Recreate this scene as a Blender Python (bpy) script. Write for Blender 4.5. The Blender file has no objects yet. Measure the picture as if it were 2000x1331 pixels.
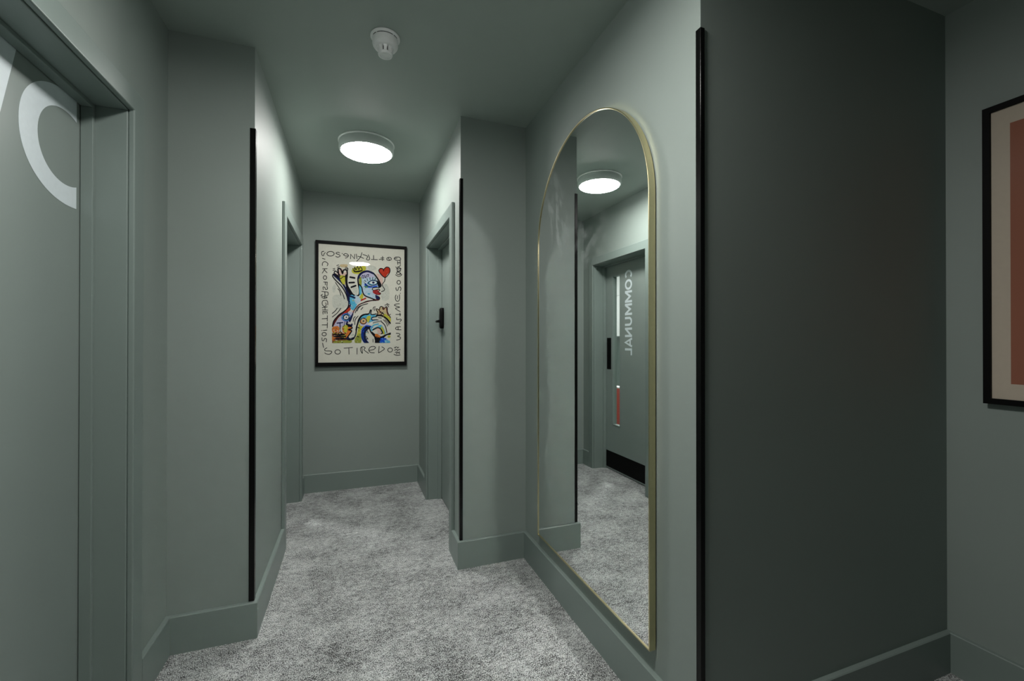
import bpy, bmesh, math, random
from mathutils import Vector, Matrix
PI = math.pi
sc = bpy.context.scene
C = sc.collection

# ------------------------------------------------------------------ camera, world, exposure
CAM_H = 1.27
cam_d = bpy.data.cameras.new('camera')
cam = bpy.data.objects.new('camera', cam_d); C.objects.link(cam)
cam.location = (0, 0, CAM_H)
cam.rotation_euler = (math.radians(90 + 0.2307), math.radians(-0.036), math.radians(-20.059))
cam_d.sensor_fit = 'HORIZONTAL'; cam_d.sensor_width = 36.0
cam_d.lens = 846.86 / 2000 * 36.0
cam_d.clip_start = 0.02
sc.camera = cam
w = bpy.data.worlds.new('world'); sc.world = w; w.use_nodes = True
w.node_tree.nodes['Background'].inputs[0].default_value = (0.0, 0.0, 0.0, 1)
w.node_tree.nodes['Background'].inputs[1].default_value = 0
vs = sc.view_settings
sc.display_settings.display_device = 'sRGB'
vs.view_transform = 'Standard'; vs.look = 'None'; vs.gamma = 1.0; vs.use_curve_mapping = False
vs.exposure = 0.04
LAMP_B = 122.0         # the nearer lamp, above the camera
LAMP_E = 82.0         # the two ceiling lamps' diffusers
ROOM_E = 330.0         # unseen fill lamp added to light the communal room
cy = sc.cycles
cy.use_denoising = True
cy.max_bounces = 24; cy.diffuse_bounces = 16; cy.glossy_bounces = 10; cy.transmission_bounces = 10
cy.transparent_max_bounces = 16
cy.caustics_reflective = True; cy.blur_glossy = 0.0
cy.sample_clamp_indirect = 0.0

# ------------------------------------------------------------------ measured planes (metres)
H = 2.5485
XL2, XR2, XL1, XR1, XR0 = -0.404, 0.565, -0.715, 0.961, 2.174
YE, YCL, YCR, YN = 4.027, 2.144, 2.395, 1.009
YB = -2.6
BT, BH = 0.018, 0.153

# ------------------------------------------------------------------ materials
def new_mat(name):
    m = bpy.data.materials.new(name); m.use_nodes = True
    nt = m.node_tree
    return m, nt, nt.nodes['Principled BSDF']
def lin(c):
    return tuple(((x/255)/12.92 if x/255 <= .04045 else ((x/255+.055)/1.055)**2.4) for x in c)
def noise(nt, scale, detail=2, rough=.5, coord='Object', sc3=None):
    tc = nt.nodes.new('ShaderNodeTexCoord'); mp = nt.nodes.new('ShaderNodeMapping')
    nt.links.new(tc.outputs[coord], mp.inputs[0])
    if sc3: mp.inputs['Scale'].default_value = sc3
    n = nt.nodes.new('ShaderNodeTexNoise')
    n.inputs['Scale'].default_value = scale; n.inputs['Detail'].default_value = detail
    n.inputs['Roughness'].default_value = rough
    nt.links.new(mp.outputs[0], n.inputs['Vector'])
    return n
def ramp(nt, src, stops):
    r = nt.nodes.new('ShaderNodeValToRGB')
    e = r.color_ramp.elements
    while len(e) < len(stops): e.new(.5)
    for k, (p, c) in enumerate(stops):
        e[k].position = p; e[k].color = (*c, 1) if len(c) == 3 else c
    nt.links.new(src, r.inputs[0])
    return r
def bump(nt, b, src, strength, dist):
    bp = nt.nodes.new('ShaderNodeBump')
    bp.inputs['Strength'].default_value = strength; bp.inputs['Distance'].default_value = dist
    nt.links.new(src, bp.inputs['Height']); nt.links.new(bp.outputs[0], b.inputs['Normal'])
    return bp
def paint(name, col, rough, bscale=350, bstr=.12, var=.03):
    m, nt, b = new_mat(name)
    n = noise(nt, 1.6, 3)
    lo = tuple(c*(1-var) for c in col); hi = tuple(c*(1+var) for c in col)
    r = ramp(nt, n.outputs[0], [(.3, lo), (.7, hi)])
    nt.links.new(r.outputs[0], b.inputs['Base Color'])
    b.inputs['Roughness'].default_value = rough
    n2 = noise(nt, bscale, 2)
    bump(nt, b, n2.outputs[0], bstr, .001)
    return m
def plain(name, col, rough=.5, metal=0.0, spec=.5):
    m, nt, b = new_mat(name)
    n = noise(nt, 60, 2)
    r = ramp(nt, n.outputs[0], [(.3, tuple(c*.96 for c in col)), (.7, col)])
    nt.links.new(r.outputs[0], b.inputs['Base Color'])
    b.inputs['Roughness'].default_value = rough; b.inputs['Metallic'].default_value = metal
    b.inputs['Specular IOR Level'].default_value = spec
    return m

M = {}
M['wall'] = paint('wall_paint', (0.246, 0.290, 0.267), .58)
M['ceiling'] = paint('ceiling_paint', (0.365, 0.420, 0.388), .58)
M['wood'] = paint('woodwork_paint', (0.200, 0.247, 0.228), .38, 220, .05, .02)
M['door'] = paint('door_paint', (0.238, 0.284, 0.264), .42, 260, .05, .02)
M['guard'] = plain('black_gloss_guard', (.0025, .0025, .0025), .22, spec=.22)
M['black'] = plain('black_frame', (.003, .003, .003), .55, spec=.1)
M['blackmatt'] = plain('black_plate', (.0022, .0022, .0022), .6, spec=.08)
M['white_plastic'] = plain('white_plastic', (.90, .91, .90), .35)
M['dark_slot'] = plain('dark_slot', (.03, .035, .035), .7)
M['lamp_body'] = plain('lamp_body_white', (.62, .66, .64), .45)
M['vinyl'] = plain('white_vinyl', (.72, .80, .83), .45)
M['paper'] = plain('cream_paper', (.70, .66, .585), .8)
M['mount'] = plain('cream_mount', (.60, .50, .41), .85)
M['terracotta'] = paint('terracotta_print', (.345, .122, .075), .85, 200, .02, .05)
M['ink'] = plain('black_ink', (.005, .005, .008), .8, spec=.08)
M['gold'] = plain('brass', (.66, .59, .36), .30, 1.0)
M['steel'] = plain('brushed_steel', (.6, .6, .6), .3, 1.0)
M['cab_white'] = plain('white_cabinet', (.85, .87, .86), .3)
M['cab_red'] = plain('red_cabinet', (.55, .06, .035), .4)
M['room_wall'] = plain('communal_wall', (.30, .36, .34), .6)

def emission(name, col, e):
    m, nt, b = new_mat(name)
    b.inputs['Base Color'].default_value = (.8, .8, .8, 1)
    b.inputs['Emission Color'].default_value = (*col, 1)
    b.inputs['Emission Strength'].default_value = e
    return m
M['diffuser'] = emission('lit_diffuser', (1.0, .985, .955), LAMP_E)
M['diffuser_near'] = emission('lit_diffuser_near', (1.0, .985, .955), LAMP_B)
M['diffuser_fill'] = emission('fill_diffuser_communal', (1.0, .99, .97), ROOM_E)

# carpet
m, nt, b = new_mat('carpet')
n1 = noise(nt, 4.5, 5, .65)                                   # broad clouds
n3 = noise(nt, 34, 4, .7, sc3=(1, 1.25, 1))                   # middle mottling
vo = nt.nodes.new('ShaderNodeTexVoronoi'); vo.inputs['Scale'].default_value = 330; vo.feature = 'F1'
tcv = nt.nodes.new('ShaderNodeTexCoord'); mpv = nt.nodes.new('ShaderNodeMapping'); mpv.inputs['Scale'].default_value = (1, .6, 1)
nt.links.new(tcv.outputs['Object'], mpv.inputs[0]); nt.links.new(mpv.outputs[0], vo.inputs['Vector'])
sepc = nt.nodes.new('ShaderNodeSeparateColor'); nt.links.new(vo.outputs['Color'], sepc.inputs[0])   # every loop its own tone
def madd(a_, k, b_):
    q_ = nt.nodes.new('ShaderNodeMath'); q_.operation = 'MULTIPLY_ADD'
    nt.links.new(a_, q_.inputs[0]); q_.inputs[1].default_value = k
    if b_ is None: q_.inputs[2].default_value = 0
    else: nt.links.new(b_, q_.inputs[2])
    return q_.outputs[0]
n4 = noise(nt, 300, 2, .6, sc3=(1.0, .55, 1))
v0 = madd(n4.outputs[0], 1.35, None)
v1 = madd(sepc.outputs[0], .12, v0)
v2 = madd(n3.outputs[0], .50, v1)
v3 = madd(n1.outputs[0], .42, v2)
r = ramp(nt, v3, [(.72, (.035, .038, .037)), (.92, (.125, .130, .128)), (1.0, (.24, .25, .245)), (1.0, (.24, .25, .245))])
sub = nt.nodes.new('ShaderNodeMapRange'); sub.inputs[1].default_value = .89; sub.inputs[2].default_value = 1.53
nt.links.new(v3, sub.inputs[0]); nt.links.new(sub.outputs[0], r.inputs[0])
e_ = r.color_ramp.elements
for k_, (p_, c_) in enumerate(((.12, .030), (.33, .150), (.51, .39), (.86, .68))):
    e_[k_].position = p_; e_[k_].color = (c_*.975, c_*1.01, c_*.995, 1)
nt.links.new(r.outputs[0], b.inputs['Base Color'])
b.inputs['Roughness'].default_value = 1.0
b.inputs['Specular IOR Level'].default_value = .1
bump(nt, b, vo.outputs['Distance'], .5, -.004)
M['carpet'] = m

# glass (clear pane with a mirror-like sheen) and the mirror
m, nt, b = new_mat('clear_glass')
nt.nodes.remove(b)
tr = nt.nodes.new('ShaderNodeBsdfTransparent'); gl = nt.nodes.new('ShaderNodeBsdfGlossy')
tr.inputs[0].default_value = (.97, .98, .975, 1)
gl.inputs['Roughness'].default_value = .0
fr = nt.nodes.new('ShaderNodeFresnel'); fr.inputs[0].default_value = 1.45
mixn = nt.nodes.new('ShaderNodeMixShader')
geo = nt.nodes.new('ShaderNodeNewGeometry')        # one reflection per pane: the back face only lets light out
inv = nt.nodes.new('ShaderNodeMath'); inv.operation = 'SUBTRACT'; inv.inputs[0].default_value = 1.0
nt.links.new(geo.outputs['Backfacing'], inv.inputs[1])
fm = nt.nodes.new('ShaderNodeMath'); fm.operation = 'MULTIPLY'
nt.links.new(fr.outputs[0], fm.inputs[0]); nt.links.new(inv.outputs[0], fm.inputs[1])
nt.links.new(fm.outputs[0], mixn.inputs[0]); nt.links.new(tr.outputs[0], mixn.inputs[1]); nt.links.new(gl.outputs[0], mixn.inputs[2])
nt.links.new(mixn.outputs[0], nt.nodes['Material Output'].inputs['Surface'])
M['glass'] = m
m, nt, b = new_mat('mirror_glass')
b.inputs['Base Color'].default_value = (.93, .955, .945, 1); b.inputs['Metallic'].default_value = 1.0
b.inputs['Roughness'].default_value = .0
df = nt.nodes.new('ShaderNodeBsdfDiffuse'); df.inputs[0].default_value = (.7, .75, .74, 1)
# wiping smears: faint wisps in two patches of the glass
tc = nt.nodes.new('ShaderNodeTexCoord')
def smear(cy_, cz_, ry_, rz_, rot, sc_, amt):
    mp = nt.nodes.new('ShaderNodeMapping'); mp.vector_type = 'TEXTURE'
    mp.inputs['Location'].default_value = (.934, cy_, cz_); mp.inputs['Rotation'].default_value = (rot, 0, 0); mp.inputs['Scale'].default_value = (1, ry_, rz_)
    nt.links.new(tc.outputs['Object'], mp.inputs[0])
    ln_ = nt.nodes.new('ShaderNodeVectorMath'); ln_.operation = 'LENGTH'; nt.links.new(mp.outputs[0], ln_.inputs[0])
    mr = nt.nodes.new('ShaderNodeMapRange'); mr.interpolation_type = 'SMOOTHSTEP'
    mr.inputs[1].default_value = 1; mr.inputs[2].default_value = .25; nt.links.new(ln_.outputs['Value'], mr.inputs[0])
    n_ = nt.nodes.new('ShaderNodeTexNoise'); n_.inputs['Scale'].default_value = sc_; n_.inputs['Detail'].default_value = 4; n_.inputs['Roughness'].default_value = .6
    nt.links.new(mp.outputs[0], n_.inputs['Vector'])
    rs = ramp(nt, n_.outputs[0], [(.44, (0, 0, 0)), (.72, (amt, amt, amt))])
    q_ = nt.nodes.new('ShaderNodeMath'); q_.operation = 'MULTIPLY'
    nt.links.new(rs.outputs[0], q_.inputs[0]); nt.links.new(mr.outputs[0], q_.inputs[1]); return q_
s1_ = smear(1.93, 1.90, .13, .36, -.35, 3.6, .26); s2_ = smear(1.60, 1.70, .20, .17, .2, 3.2, .16)
mu = nt.nodes.new('ShaderNodeMath'); mu.operation = 'ADD'
nt.links.new(s1_.outputs[0], mu.inputs[0]); nt.links.new(s2_.outputs[0], mu.inputs[1])
ms = nt.nodes.new('ShaderNodeMixShader')
nt.links.new(mu.outputs[0], ms.inputs[0]); nt.links.new(b.outputs[0], ms.inputs[1]); nt.links.new(df.outputs[0], ms.inputs[2])
nt.links.new(ms.outputs[0], nt.nodes['Material Output'].inputs['Surface'])
M['mirror'] = m

# ------------------------------------------------------------------ helpers
def add_box(bm, x0, x1, y0, y1, z0, z1, mi=0):
    v = [bm.verts.new((x, y, z)) for z in (z0, z1) for y in (y0, y1) for x in (x0, x1)]
    for q in ((0, 2, 3, 1), (4, 5, 7, 6), (0, 1, 5, 4), (2, 6, 7, 3), (0, 4, 6, 2), (1, 3, 7, 5)):
        f = bm.faces.new([v[k] for k in q]); f.material_index = mi
def add_lathe(bm, c, prof, seg=64, mi=0, cap0=True, cap1=True):
    rings = []
    for r_, z in prof:
        rings.append([bm.verts.new((c[0]+r_*math.cos(2*PI*k/seg), c[1]+r_*math.sin(2*PI*k/seg), c[2]+z)) for k in range(seg)])
    for a, b_ in zip(rings, rings[1:]):
        for k in range(seg):
            f = bm.faces.new((a[k], a[(k+1) % seg], b_[(k+1) % seg], b_[k])); f.material_index = mi; f.smooth = True
    if cap0: bm.faces.new(rings[0][::-1]).material_index = mi
    if cap1: bm.faces.new(rings[-1]).material_index = mi
def sweep(bm, path, prof, closed=False):
    """mitred sweep of prof [(offset to the left of travel, z)] along a plan path"""
    n = len(path); cols = []
    for i in range(n):
        p = Vector(path[i])
        d0 = (p - Vector(path[i-1])).normalized() if (i > 0 or closed) else None
        d1 = (Vector(path[(i+1) % n]) - p).normalized() if (i < n-1 or closed) else None
        if d0 is None: d0 = d1
        if d1 is None: d1 = d0
        n0 = Vector((-d0.y, d0.x)); n1 = Vector((-d1.y, d1.x))
        mt = (n0 + n1); mt = mt / max(mt.dot(n0), 1e-6)
        cols.append([bm.verts.new((p.x + mt.x*o, p.y + mt.y*o, z)) for o, z in prof])
    m_ = len(prof)
    rng = range(n if closed else n-1)
    for i in rng:
        a, b_ = cols[i], cols[(i+1) % n]
        for k in range(m_):
            bm.faces.new((a[k], a[(k+1) % m_], b_[(k+1) % m_], b_[k]))
    if not closed:
        bm.faces.new(cols[0][::-1]); bm.faces.new(cols[-1])
def obj(name, bm, mats, parent=None, bevel=0, kind=None, seg=2, auto=False):
    bmesh.ops.recalc_face_normals(bm, faces=bm.faces)
    me = bpy.data.meshes.new(name); bm.to_mesh(me); bm.free()
    if not isinstance(mats, (list, tuple)): mats = [mats]
    for mm in mats: me.materials.append(mm)
    o = bpy.data.objects.new(name, me); C.objects.link(o)
    if parent:
        o.parent = parent
        o.matrix_parent_inverse = world_of(parent).inverted()
    if bevel:
        md = o.modifiers.new('bevel', 'BEVEL'); md.width = bevel; md.segments = seg; md.limit_method = 'ANGLE'; md.angle_limit = math.radians(40)
    if kind: o['kind'] = kind
    return o
def world_of(o):
    mt = Matrix.LocRotScale(o.location, o.rotation_euler, o.scale)
    if o.parent: mt = world_of(o.parent) @ o.matrix_parent_inverse @ mt
    return mt
def tag(o, label=None, cat=None, group=None, kind=None):
    if label: o['label'] = label
    if cat: o['category'] = cat
    if group: o['group'] = group
    if kind: o['kind'] = kind
    return o
def thing(name, label, cat, loc, group=None, kind=None):
    o = bpy.data.objects.new(name, None); o.empty_display_size = .1; C.objects.link(o); o.location = loc
    return tag(o, label, cat, group, kind)
def nb(): return bmesh.new()
def boxes(name, mats, lst, **kw):
    bm = nb()
    for b_ in lst: add_box(bm, *b_)
    return obj(name, bm, mats, **kw)

# ------------------------------------------------------------------ the shell
T = .14
# doors: opening extents on the wall (Y) and head height
L = .016              # door lining thickness
WC = dict(y0=.985, y1=1.809, z=2.050)
CM = dict(y0=2.985, y1=3.815, z=2.040)
RD = dict(y0=2.625, y1=3.515, z=2.030)
boxes('floor', M['carpet'], [(-3.4, XR0+T, YB-T, 6.7, -.06, 0)], kind='structure')
boxes('ceiling', M['ceiling'], [(-3.4, XR0+T, YB-T, 6.7, H, H+.06)], kind='structure')
XW = XL1 - .20
XC = -.62
boxes('wall_left', M['wall'], [
    (XW, XL1, YB, WC['y0']-L, 0, H), (XW, XL1, WC['y0']-L, WC['y1']+L, WC['z']+L, H), (XW, XL1, WC['y1']+L, YCL, 0, H),
    (XW, XL2, YCL, 2.50, 0, H), (XC, XL2, 2.50, CM['y0']-L, 0, H),
    (XC, XL2, CM['y0']-L, CM['y1']+L, CM['z']+L, H), (XC, XL2, CM['y1']+L, YE, 0, H)], kind='structure')
XRB = XR2 + .20
boxes('wall_right', M['wall'], [
    (XR1, XR0+T, YN, YCR, 0, H), (XR2, XR0+T, YCR, 2.52, 0, H), (XR2, XRB, 2.52, RD['y0']-L, 0, H),
    (XR2, XRB, RD['y0']-L, RD['y1']+L, RD['z']+L, H), (XR2, XRB, RD['y1']+L, YE, 0, H)], kind='structure')
boxes('wall_far', M['wall'], [(XC, XRB, YE, YE+T, 0, H)], kind='structure')
boxes('wall_alcove', M['wall'], [(XR0, XR0+T, YB, YN, 0, H)], kind='structure')
boxes('wall_back', M['wall'], [(XW, XR0+T, YB-T, YB, 0, H)], kind='structure')

# baseboards (travel keeps the room on the left of the path => offset positive into the room)
bp_prof = [(0, 0), (BT, 0), (BT, BH-.003), (BT-.003, BH), (0, BH)]
def baseboard(name, path):
    bm = nb(); sweep(bm, path, bp_prof); return obj(name, bm, M['wood'], kind='structure')
AW = .078   # architrave width
baseboard('baseboard_left', [(XL2, CM['y0']-AW), (XL2, YCL), (XL1, YCL), (XL1, WC['y1']+AW)][::1])
baseboard('baseboard_back', [(XL1, WC['y0']-AW), (XL1, YB), (XR0, YB), (XR0, YN), (XR1, YN), (XR1, YCR), (XR2, YCR), (XR2, RD['y0']-AW)])
baseboard('baseboard_far', [(XR2, RD['y1']+AW), (XR2, YE), (XL2, YE), (XL2, CM['y1']+AW)])

# ------------------------------------------------------------------ doors
def door(name, label, xw, sgn, d, depth, leaf_label=None, gap=.004):
    """xw wall plane; sgn = direction into the corridor (+1: wall on the left side)"""
    y0, y1, z = d['y0'], d['y1'], d['z']
    t = thing(name, label, None, (xw, (y0+y1)/2, 0), kind='structure')
    def X(a): return xw + sgn*a
    def bx(bm, a0, a1, *r_): add_box(bm, min(X(a0), X(a1)), max(X(a0), X(a1)), *r_)
    # architrave: two legs and a head, mitred, standing 18 mm proud
    bm = nb()
    o_ = AW; i_ = .004
    pts_o = [(y0-o_, 0), (y0-o_, z+o_), (y1+o_, z+o_), (y1+o_, 0)]
    pts_i = [(y0-i_, 0), (y0-i_, z+i_), (y1+i_, z+i_), (y1+i_, 0)]
    fo = [[bm.verts.new((X(a), y, zz)) for y, zz in pts_o] for a in (0, .018)]
    fi = [[bm.verts.new((X(a), y, zz)) for y, zz in pts_i] for a in (0, .018)]
    for k in range(3):
        for q_ in (0, 1):
            bm.faces.new((fo[q_][k], fo[q_][k+1], fi[q_][k+1], fi[q_][k]))
        bm.faces.new((fo[0][k], fo[0][k+1], fo[1][k+1], fo[1][k]))
        bm.faces.new((fi[0][k], fi[0][k+1], fi[1][k+1], fi[1][k]))
    for k in (0, 3): bm.faces.new((fo[0][k], fo[1][k], fi[1][k], fi[0][k]))
    obj('architrave', bm, M['wood'], t, bevel=.004, seg=3)
    # lining
    bm = nb(); e_ = .0003
    bx(bm, 0, -(depth+.045), y0-L+e_, y0, 0, z); bx(bm, 0, -(depth+.045), y1, y1+L-e_, 0, z); bx(bm, 0, -(depth+.045), y0-L+e_, y1+L-e_, z, z+L-e_)
    obj('door_lining', bm, M['wood'], t, bevel=.002)
    # stop
    bm = nb(); S = .013
    s0, s1 = -(depth-.034), -(depth-.002)
    bx(bm, s0, s1, y0, y0+S, 0, z-S); bx(bm, s0, s1, y1-S, y1, 0, z-S); bx(bm, s0, s1, y0, y1, z-S, z)
    obj('door_stop', bm, M['wood'], t, bevel=.0015)
    return t, X, bx
LG = .003

# strokes -> flat ribbons ------------------------------------------------
def catmull(pts, closed=False, sub=5):
    if len(pts) < 3: return [tuple(p) for p in pts]
    out = []; n = len(pts)
    rng = n if closed else n-1
    for i in range(rng):
        p0 = pts[(i-1) % n] if (closed or i > 0) else pts[0]
        p1 = pts[i]; p2 = pts[(i+1) % n]
        p3 = pts[(i+2) % n] if (closed or i+2 < n) else pts[-1]
        for k in range(sub):
            u = k/sub
            out.append(tuple(.5*((2*p1[j]) + (-p0[j]+p2[j])*u + (2*p0[j]-5*p1[j]+4*p2[j]-p3[j])*u*u + (-p0[j]+3*p1[j]-3*p2[j]+p3[j])*u**3) for j in (0, 1)))
    if not closed: out.append(tuple(pts[-1]))
    return out
def ribbon(bm, pts, wd, place, mi=0, closed=False, round_=True, miter=False):
    """flat band of width wd along 2-D pts; place maps (u,v)->3-D"""
    n = len(pts)
    if n < 2: return
    P = [Vector(p) for p in pts]
    L_, R_ = [], []
    for i in range(n):
        a = P[i-1] if (i > 0 or closed) else P[i]
        c = P[(i+1) % n] if (i < n-1 or closed) else P[i]
        d0 = (P[i]-a); d1 = (c-P[i])
        d0 = d0.normalized() if d0.length > 1e-9 else d1.normalized()
        d1 = d1.normalized() if d1.length > 1e-9 else d0
        n0 = Vector((-d0.y, d0.x)); n1 = Vector((-d1.y, d1.x))
        mt = n0+n1
        if mt.length < 1e-6: mt = n0
        mt = mt / max(mt.dot(n0), .35)
        mt = mt*(wd/2)
        L_.append(P[i]+mt); R_.append(P[i]-mt)
    vl = [bm.verts.new(place(*p)) for p in L_]; vr = [bm.verts.new(place(*p)) for p in R_]
    for i in range(n if closed else n-1):
        j = (i+1) % n
        f = bm.faces.new((vl[i], vl[j], vr[j], vr[i])); f.material_index = mi
    if round_ and not closed:
        for c, o in ((P[0], P[1]), (P[-1], P[-2])):
            d = (c-o).normalized(); a0 = math.atan2(d.y, d.x)
            fan = [c + Vector((math.cos(a0+t_), math.sin(a0+t_)))*(wd/2) for t_ in [(-.5+k/6)*PI for k in range(7)]]
            f = bm.faces.new([bm.verts.new(place(*p)) for p in fan]); f.material_index = mi
def ell(cx, cy_, rx, ry, rot=0, n=16):
    r_ = math.radians(rot)
    return [(cx+rx*math.cos(a)*math.cos(r_)-ry*math.sin(a)*math.sin(r_), cy_+rx*math.cos(a)*math.sin(r_)+ry*math.sin(a)*math.cos(r_)) for a in [2*PI*k/n for k in range(n)]]
def thicken(bm, vec):
    """give flat lettering a real thickness along vec"""
    fs = list(bm.faces)
    ret = bmesh.ops.extrude_face_region(bm, geom=fs)
    vs_ = [g for g in ret['geom'] if isinstance(g, bmesh.types.BMVert)]
    bmesh.ops.translate(bm, verts=vs_, vec=vec)
    bmesh.ops.recalc_face_normals(bm, faces=bm.faces)

# --- door 1: WC door, nearest on the left
D1 = .835 - .715
t, X, bx = door('door_1', 'grey green door with huge white W and C letters, nearest on the left', XL1, 1, WC, D1)
bm = nb(); y0, y1, z = WC['y0']+LG, WC['y1']-LG, WC['z']-LG
bx(bm, -D1, -D1-.044, y0, y1, .008, z)
leaf = obj('door_leaf', bm, M['door'], t, bevel=.002)
# giant W and C in white vinyl, the C running off the closing edge of the leaf
XV = X(-D1)
pl = lambda a, b_: (XV+.0002, a, b_)
bm = nb()
# C: elliptical ring clipped at the leaf edge
cz, YM = 1.868, 1.779
def cring(a, cy0, rx_, ry_, e):
    ca, sa = math.cos(a), math.sin(a)
    return (cy0 + rx_*math.copysign(abs(ca)**e, ca), cz + ry_*math.copysign(abs(sa)**e, sa))
OUT = (1.745, .221, .1745, .94); INN = (1.725, .128, .1135, .97)
ao, ai = [math.acos(min(1, ((YM-q_[0])/q_[1]))**(1/q_[3])) for q_ in (OUT, INN)]
N = 48
vo = [bm.verts.new(pl(*cring(ao+(2*PI-2*ao)*k/N, *OUT))) for k in range(N+1)]
vi = [bm.verts.new(pl(*cring(ai+(2*PI-2*ai)*k/N, *INN))) for k in range(N+1)]
for k in range(N): bm.faces.new((vo[k], vo[k+1], vi[k+1], vi[k]))
thicken(bm, (.0006, 0, 0))
tag(obj('letter_c', bm, M['vinyl'], leaf), 'white letter C cut off by the door edge')
bm = nb()
wt, wb = 2.043, 1.694; th = .076; xr = 1.515
# W outline: four slanted strokes
def stroke4(xa, xb):  # top at xa, bottom at xb (left edges)
    f = [bm.verts.new(pl(*p)) for p in ((xa, wt), (xa+th, wt), (xb+th, wb), (xb, wb))]; bm.faces.new(f)
stroke4(xr-th, xr-.098-th)
for k, (a, b_) in enumerate((((xr-.26), (xr-.098-th)), ((xr-.26), (xr-.34-th+.02)), ((xr-.49), (xr-.34-th+.02)))):
    f = [bm.verts.new((XV+.0002, p[0], p[1])) for p in ((a, wt), (a+th*.9, wt), (b_+th, wb), (b_, wb))]; bm.faces.new(f)
thicken(bm, (.0006, 0, 0))
tag(obj('letter_w', bm, M['vinyl'], leaf), 'white letter W beside the C')
bm = nb(); bx(bm, -D1, -D1+.002, y0+.03, y0+.10, 1.0, 1.31); obj('push_plate', bm, M['blackmatt'], leaf, bevel=.0008)

# --- door 2: COMMUNAL door, far left, seen in the mirror
D2 = .54 - .404
t, X, bx = door('door_2', 'grey green door lettered COMMUNAL with a narrow glass panel, far on the left', XL2, 1, CM, D2)
y0, y1, z = CM['y0']+LG, CM['y1']-LG, CM['z']-LG
vy0, vy1, vz0, vz1 = 3.560, 3.690, .455, 1.925
bm = nb()
for a in ((y0, vy0, .008, z), (vy1, y1, .008, z), (vy0, vy1, .008, vz0), (vy0, vy1, vz1, z)): bx(bm, -D2, -D2-.044, *a)
leaf = obj('door_leaf', bm, M['door'], t)
bm = nb(); q = .006
for a in ((vy0, vy0+q, vz0, vz1), (vy1-q, vy1, vz0, vz1), (vy0+q, vy1-q, vz0, vz0+q), (vy0+q, vy1-q, vz1-q, vz1)): bx(bm, -D2+.004, -D2-.044, *a)
obj('glazing_bead', bm, M['wood'], leaf, bevel=.0015)
bm = nb(); bx(bm, -D2-.019, -D2-.025, vy0+q, vy1-q, vz0+q, vz1-q); obj('glass_panel', bm, M['glass'], leaf)
bm = nb(); bx(bm, -D2, -D2+.0015, y0+.002, y1-.002, .022, .185); obj('kick_plate', bm, M['blackmatt'], leaf)
bm = nb(); bx(bm, -D2, -D2+.002, 3.716, 3.790, 1.0, 1.315); obj('push_plate', bm, M['blackmatt'], leaf, bevel=.0008)
# COMMUNAL, reading downward, tops of the letters toward the far end (+Y)
XV = X(-D2); base, cap = 3.372, .110
ztop = 1.947; LEN = .797
def placec(s, v): return (XV+.0002, base+cap*v, ztop-s)   # s: metres along reading, v: 0..1 cap height
spans = {0: (60, 165), 1: (165, 295), 2: (300, 440), 3: (450, 585), 4: (605, 710), 5: (730, 840), 6: (845, 960), 7: (970, 1050)}
sw = .021
for k, ch in enumerate('COMMUNAL'):
    a0, a1 = [(q_-60)/990*LEN for q_ in spans[k]]
    wd = a1-a0; h_ = sw/2
    bm = nb(); cnt = [0]
    def R(pts, **kw):                                        # vinyl strokes, local metres
        cnt[0] += 1; off = .0002+.00006*cnt[0]
        ribbon(bm, pts, sw, lambda s, v: (XV+off, base+v, ztop-a0-s), round_=False, **kw)
    hh = cap-h_
    if ch == 'C':
        R([(wd*.52+(wd*.52-h_)*math.cos(a), cap/2+(cap/2-h_)*math.sin(a)) for a in [math.radians(48+264*k_/22) for k_ in range(23)]])
    elif ch == 'O': R(ell(wd/2, cap/2, wd/2-h_*1.2, cap/2-h_, n=32), closed=True)
    elif ch == 'M':
        R([(h_, 0), (h_, cap)]); R([(wd-h_, 0), (wd-h_, cap)]); R([(h_, cap-.004), (wd/2, .030), (wd-h_, cap-.004)])
    elif ch == 'U':
        R([(h_, cap), (h_, .045)] + [(wd/2+(wd/2-h_)*math.cos(a), .045+(.045-h_)*math.sin(a)) for a in [math.radians(180+15*k_) for k_ in range(1, 12)]] + [(wd-h_, .045), (wd-h_, cap)])
    elif ch == 'N':
        R([(h_, 0), (h_, cap)]); R([(wd-h_, 0), (wd-h_, cap)]); R([(h_, cap-.010), (wd-h_, .010)])
    elif ch == 'A':
        R([(h_*.9, 0), (wd/2, cap-.006), (wd-h_*.9, 0)]); R([(wd*.25, cap*.27), (wd*.75, cap*.27)])
    elif ch == 'L': R([(h_, cap), (h_, 0)]); R([(h_, h_), (wd, h_)])
    tag(obj('letter_'+ch.lower(), bm, M['vinyl'], leaf), 'white letter '+ch)

# --- door 3: far right with the electronic lock
D3 = .674 - XR2
t, X, bx = door('door_3', 'grey green door with black lock on the right, near the end of the corridor', XR2, -1, RD, D3)
y0, y1, z = RD['y0']+LG, RD['y1']-LG, RD['z']-LG
bm = nb(); bx(bm, -D3, -D3-.044, y0, y1, .008, z); leaf = obj('door_leaf', bm, M['door'], t, bevel=.002)
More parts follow.
